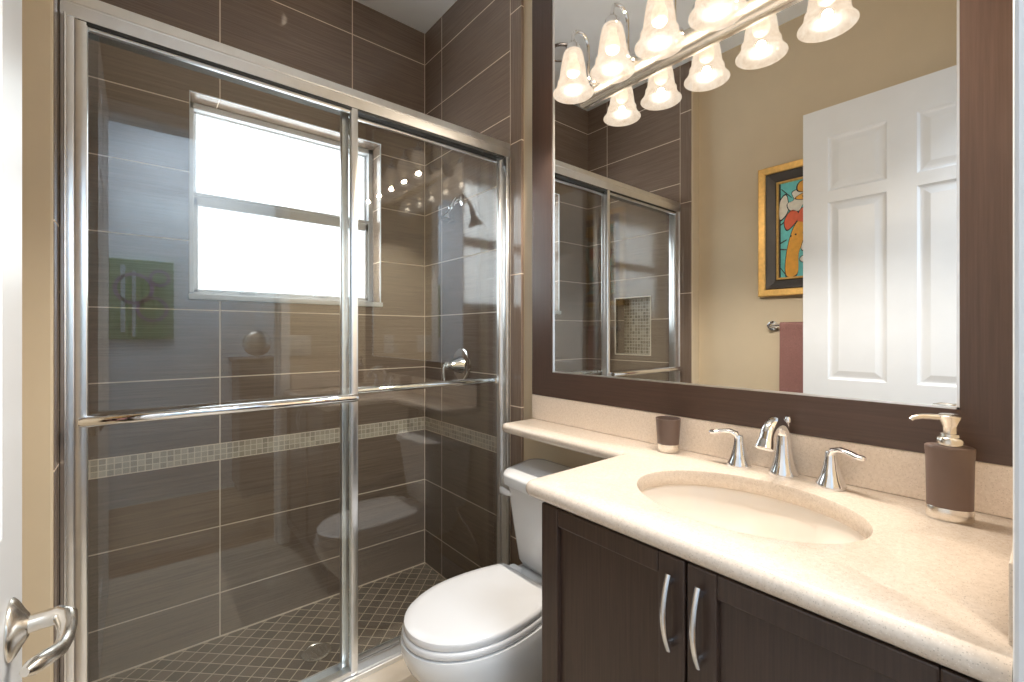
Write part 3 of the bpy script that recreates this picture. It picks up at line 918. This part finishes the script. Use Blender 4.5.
sw_ = thing('stop_valve', 'small chrome water stop valve on the wall beside the toilet', 'valve', (1.13, 1.288, .16))
MB().lathe([(0, 0), (.022, 0), (.020, -.005), (.008, -.009), (.008, -.030), (0, -.030)], (XW - .0005, 1.288, .16), axis='x', n=20).build('valve_body', M['chrome'], sw_)
MB().lathe([(0, 0), (.014, 0), (.014, -.010), (0, -.010)], (XW - .030, 1.288, .16), axis='x', n=14, sy=.5).build('valve_knob', M['chrome'], sw_)
MB().tube([(1.138, 1.287, .169), (1.137, 1.286, .20), (1.130, 1.278, .27), (1.105, 1.25, .34), (1.090, 1.20, .385), (1.085, 1.17, .425)], .0048, n=10).build('supply_hose', M['nickel'], tl)

# ------------------------------------------------------------ things on the left wall, seen in the mirror
fp = thing('framed_painting', 'colourful abstract painting in a gold and black frame on the tan wall', 'painting', (XL, .72, 1.70))
PY0, PY1, PZ0, PZ1 = .456, .984, 1.377, 2.028


def frame_ring(y0, y1, z0, z1, w, x0, x1, name, mat, sl=0.0):
    m = MB()
    def rr_(d, x): return [(x, y0 + d, z0 + d), (x, y1 - d, z0 + d), (x, y1 - d, z1 - d), (x, y0 + d, z1 - d)]
    m.rings([rr_(0, x0), rr_(0, x1 - .004), rr_(.004, x1), rr_(w - .004, x1 - sl), rr_(w, x1 - .004 - sl), rr_(w, x0)], closed=True)
    m.build(name, mat, fp, smooth=0)


frame_ring(PY0, PY1, PZ0, PZ1, .034, XL + .001, XL + .036, 'outer_frame', M['gold'], .004)
frame_ring(PY0 + .034, PY1 - .034, PZ0 + .034, PZ1 - .034, .046, XL + .001, XL + .028, 'frame_liner', M['black_wood'], .012)
frame_ring(PY0 + .080, PY1 - .080, PZ0 + .080, PZ1 - .080, .011, XL + .001, XL + .020, 'gold_fillet', M['gold'])
a0, a1, b0, b1 = PY0 + .088, PY1 - .088, PZ0 + .088, PZ1 - .088
m = MB(); xs = XL + .008
m.box(XL + .001, xs, a0, a1, b0, b1, mi=0)


def blob(pts, h, mi):
    """smooth closed shape from control points in painting units (0..1)"""
    P = [(a1 - (a1 - a0) * u, b0 + (b1 - b0) * v) for u, v in pts]; out = []
    n = len(P)
    for i in range(n):
        p0, p1, p2, p3 = P[i - 1], P[i], P[(i + 1) % n], P[(i + 2) % n]
        for k in range(6):
            t = k / 6
            out.append(tuple(.5 * (2 * p1[c] + (p2[c] - p0[c]) * t + (2 * p0[c] - 5 * p1[c] + 4 * p2[c] - p3[c]) * t * t + (3 * p1[c] - p0[c] - 3 * p2[c] + p3[c]) * t ** 3) for c in (0, 1)))
    m.prism(out, lambda a, b, d: (xs - .001 + d, a, b), .001 + h, mi)


def outlined(pts, h, mi, g=1.10):
    cu = sum(p[0] for p in pts) / len(pts); cv = sum(p[1] for p in pts) / len(pts)
    blob([(cu + (u - cu) * g, cv + (v - cv) * g) for u, v in pts], h, 4)
    blob(pts, h + .0005, mi)


m.box(xs - .001, xs + .0002, a0, a0 + .010, b0, b1, mi=4); m.box(xs - .001, xs + .0002, a1 - .010, a1, b0, b1, mi=4)
outlined([(.02, .62), (.02, .80), (.10, .86), (.12, .70)], .0006, 3, 1.15)
outlined([(.10, .03), (.11, .28), (.20, .52), (.34, .62), (.44, .56), (.36, .40), (.26, .26), (.24, .04)], .0006, 1, 1.06)
outlined([(.50, .04), (.46, .34), (.60, .56), (.80, .52), (.92, .30), (.94, .04)], .0006, 1, 1.06)
outlined([(.12, .50), (.08, .60), (.18, .70), (.26, .62)], .0012, 2, 1.12)
outlined([(.24, .58), (.30, .70), (.44, .66), (.40, .56)], .0010, 2, 1.10)
outlined([(.15, .70), (.12, .77), (.20, .80), (.18, .88), (.32, .90), (.50, .88), (.62, .78), (.46, .70), (.32, .74), (.26, .68)], .0012, 3, 1.07)
outlined([(.26, .88), (.28, .97), (.50, .985), (.62, .92), (.46, .86)], .0018, 1)
outlined([(.22, .81), (.34, .855), (.48, .83), (.36, .785)], .0018, 1, 1.14)
blob([(.30, .82), (.35, .838), (.40, .82), (.35, .803)], .0026, 4)
for u, v in ((.31, .18), (.41, .17), (.36, .09)): outlined([(u - .04, v), (u, v + .03), (u + .04, v), (u, v - .03)], .0022, 3, 1.25)
outlined([(.29, .29), (.33, .38), (.37, .30), (.34, .26)], .0022, 3, 1.2)
outlined([(.32, .44), (.36, .52), (.44, .47), (.40, .42)], .0022, 3, 1.2)
for u, v in ((.16, .43), (.22, .44)): blob([(u - .012, v), (u, v + .010), (u + .012, v), (u, v - .010)], .0020, 4)
for p0_, p1_ in (((.02, .36), (.10, .40)), ((.02, .30), (.10, .30)), ((.03, .10), (.10, .03)), ((.02, .55), (.09, .60)), ((.05, .92), (.16, .84))):
    blob([p0_, (p0_[0], p0_[1] + .012), p1_, (p1_[0], p1_[1] - .010)], .0014, 4)
m.build('canvas', [M['teal'], M['orange'], M['red'], M['paper'], M['ink']], fp, smooth=0)

tr_ = thing('towel_bar', 'chrome towel bar on the tan wall below the painting', 'towel bar', (XL, .70, 1.228))
for y in (.925, .475):
    MB().lathe([(0, 0), (.024, 0), (.0235, .006), (.013, .010), (.011, .028), (.013, .032), (.012, .044), (0, .046)], (XL + .0005, y, 1.228), axis='x', n=28).build('mount_post', M['chrome'], tr_)
MB().tube([(XL + .035, .930, 1.228), (XL + .035, .470, 1.228)], .0075, n=14).build('bar', M['chrome'], tr_)
# towel folded over the bar
xb = XL + .035; prof = []
N = 14
outer_ = [(xb - .0165, .78)] + [(xb - .0165, .80 + .42 * k / 6) for k in range(7)] + [(xb + .0165 * -cos(a), 1.228 + .0165 * sin(a)) for a in [pi * k / 8 for k in range(9)]] + [(xb + .0165, 1.22 - .34 * k / 6) for k in range(7)]
inner_ = [(xb + .009, 1.22 - .34 * k / 6) for k in range(6, -1, -1)] + [(xb + .009 * -cos(a), 1.228 + .009 * sin(a)) for a in [pi - pi * k / 8 for k in range(9)]] + [(xb - .009, .80 + .42 * k / 6) for k in range(6, -1, -1)] + [(xb - .009, .78)]
loop = outer_ + inner_
rs = []
for j in range(19):
    y = .876 - .30 * j / 18
    rs.append([(x + (.0022 * sin(j * 1.3 + z * 9) if z < 1.2 else 0), y, z) for x, z in loop])
m = MB(); m.rings(rs)
tag(m.build('hand_towel', M['towel'], smooth=60), 'dusty plum terry towel hanging over the chrome towel bar', 'towel')

# switched-off ceiling downlight seen in the mirror
vf = thing('ceiling_downlight', 'small round recessed light, switched off, in the ceiling above the shower', 'ceiling light', (.49, 1.746, ZC))
MB().lathe([(.062, 0), (.082, 0), (.083, -.004), (.078, -.009), (.064, -.010), (.062, -.004)], (.49, 1.746, ZC), n=40, cap0=False, cap1=False, closed=True).build('trim_ring', M['steel'], vf)
MB().lathe([(0, -.001), (.0615, -.001), (.0615, -.004), (0, -.0045)], (.49, 1.746, ZC), n=40).build('lens', M['vinyl'], vf)

# switch plates on the doorway wall (mirrored in the glass)
for nm, x, w, lab in (('switch_plate', .725, .116, 'ivory double switch plate on the tan wall above the side splash'), ('outlet_plate', .99, .07, 'ivory outlet plate on the tan wall near the mirror')):
    sw = thing(nm, lab, 'switch plate' if 'switch' in nm else 'outlet', (x, YF, 1.12))
    MB().box(x - w / 2, x + w / 2, YF + .0003, YF + .006, 1.06, 1.18, bev=.003).build('cover_plate', M['plate'], sw)
    for k in ((-1, 1) if w > .1 else (0,)):
        MB().box(x + k * .023 - .0165, x + k * .023 + .0165, YF + .005, YF + .009, 1.087, 1.153, bev=.002).build('rocker' if w > .1 else 'socket', M['plate'], sw)

# ------------------------------------------------------------ hall behind the doorway
HY = -1.28
struct(MB().box(-1.2, 1.8, HY - .1, -.11, -.08, -.001).build('floor_hall', M['hall_floor'], smooth=0), 'oak floor of the hall outside the door', 'floor')
struct(MB().box(-1.2, 1.8, HY - .1, -.11, ZC, ZC + .08).build('ceiling_hall', M['ceiling'], smooth=0), 'pale ceiling of the hall outside the door', 'ceiling')
hw = MB().box(-1.2, 1.8, HY - .1, HY, -.08, ZC); hw.box(-1.3, -1.2, HY - .1, -.11, -.08, ZC); hw.box(1.8, 1.9, HY - .1, -.11, -.08, ZC)
hw.box(-1.2, -.36, -.115, -.11, -.08, ZC); hw.box(1.40, 1.8, -.115, -.11, -.08, ZC)
struct(hw.build('wall_hall', M['hall_paint'], smooth=0), 'pale blue grey hall walls opposite the doorway', 'wall')
ha = thing('abstract_canvas', 'green and violet abstract canvas on the pale hall wall', 'painting', (.03, HY, 1.42))
MB().box(-.15, .20, HY + .0005, HY + .03, 1.15, 1.70, bev=.002).build('canvas', M['green'], ha, smooth=0)
m = MB(); P2 = lambda a, b, d: (a, HY + .030 + d, b)
for cx_, cz_, r, w in ((-.02, 1.50, .11, .022), (.08, 1.36, .09, .02), (.12, 1.58, .06, .018)):
    o_ = [(cx_ + r * cos(2 * pi * k / 32), cz_ + r * sin(2 * pi * k / 32)) for k in range(32)]
    i_ = [(cx_ + (r - w) * cos(2 * pi * k / 32), cz_ + (r - w) * sin(2 * pi * k / 32)) for k in range(32)]
    m.rings([[P2(*p, 0) for p in o_], [P2(*p, .003) for p in o_], [P2(*p, .003) for p in i_], [P2(*p, 0) for p in i_]], closed=True, mi=0)
m.box(-.09, -.065, HY + .030, HY + .033, 1.2, 1.66, mi=1); m.box(-.03, -.01, HY + .030, HY + .0325, 1.17, 1.62, mi=1)
m.build('painted_ring', [M['violet'], M['pale']], ha, smooth=0)
hc = thing('hall_cabinet', 'brown wooden cabinet standing in the hall, mirrored in the shower glass', 'cabinet', (.78, HY + .2, 0))
MB().box(.56, 1.04, HY + .02, HY + .36, .06, .985, bev=.003).build('body', M['brown'], hc, smooth=0)
MB().box(.54, 1.06, HY + .005, HY + .38, .985, 1.01, bev=.004).build('top', M['brown'], hc, smooth=0)
for a_ in (.575, .985):
    for b_ in (HY + .04, HY + .32): MB().box(a_, a_ + .04, b_, b_ + .03, 0, .06).build('foot', M['brown'], hc, smooth=0)
for k in (0, 1): MB().box(.565 + .237 * k, .798 + .237 * k, HY + .36, HY + .375, .09, .965, bev=.003).build('door', M['brown'], hc, smooth=0)
hv = thing('round_vase', 'round silver moon vase standing on the brown hall cabinet', 'vase', (.70, HY + .2, 1.01))
MB().lathe([(0, -.038), (.05, -.037), (.085, -.026), (.098, -.008), (.098, .008), (.085, .026), (.05, .037), (0, .038)], (.70, HY + .2, 1.118), axis='y', n=40).build('body', M['nickel'], hv)
MB().lathe([(0, 0), (.03, 0), (.026, .012), (0, .016)], (.70, HY + .2, 1.0102), n=24).build('foot', M['nickel'], hv)
hl = thing('hall_fill_light', 'added square fill light under the hall ceiling', 'ceiling light', (.3, -.7, ZC))  # unseen fixture, added to brighten the hall and the doorway
MB().box(.0, .6, -1.0, -.4, ZC - .03, ZC - .0005, bev=.006).build('housing', M['vinyl'], hl)
area_light('hall_fill_beam', (.3, -.7, ZC - .034), .56, .56, HALL_W, (.82, .91, 1.0), parent=hl)
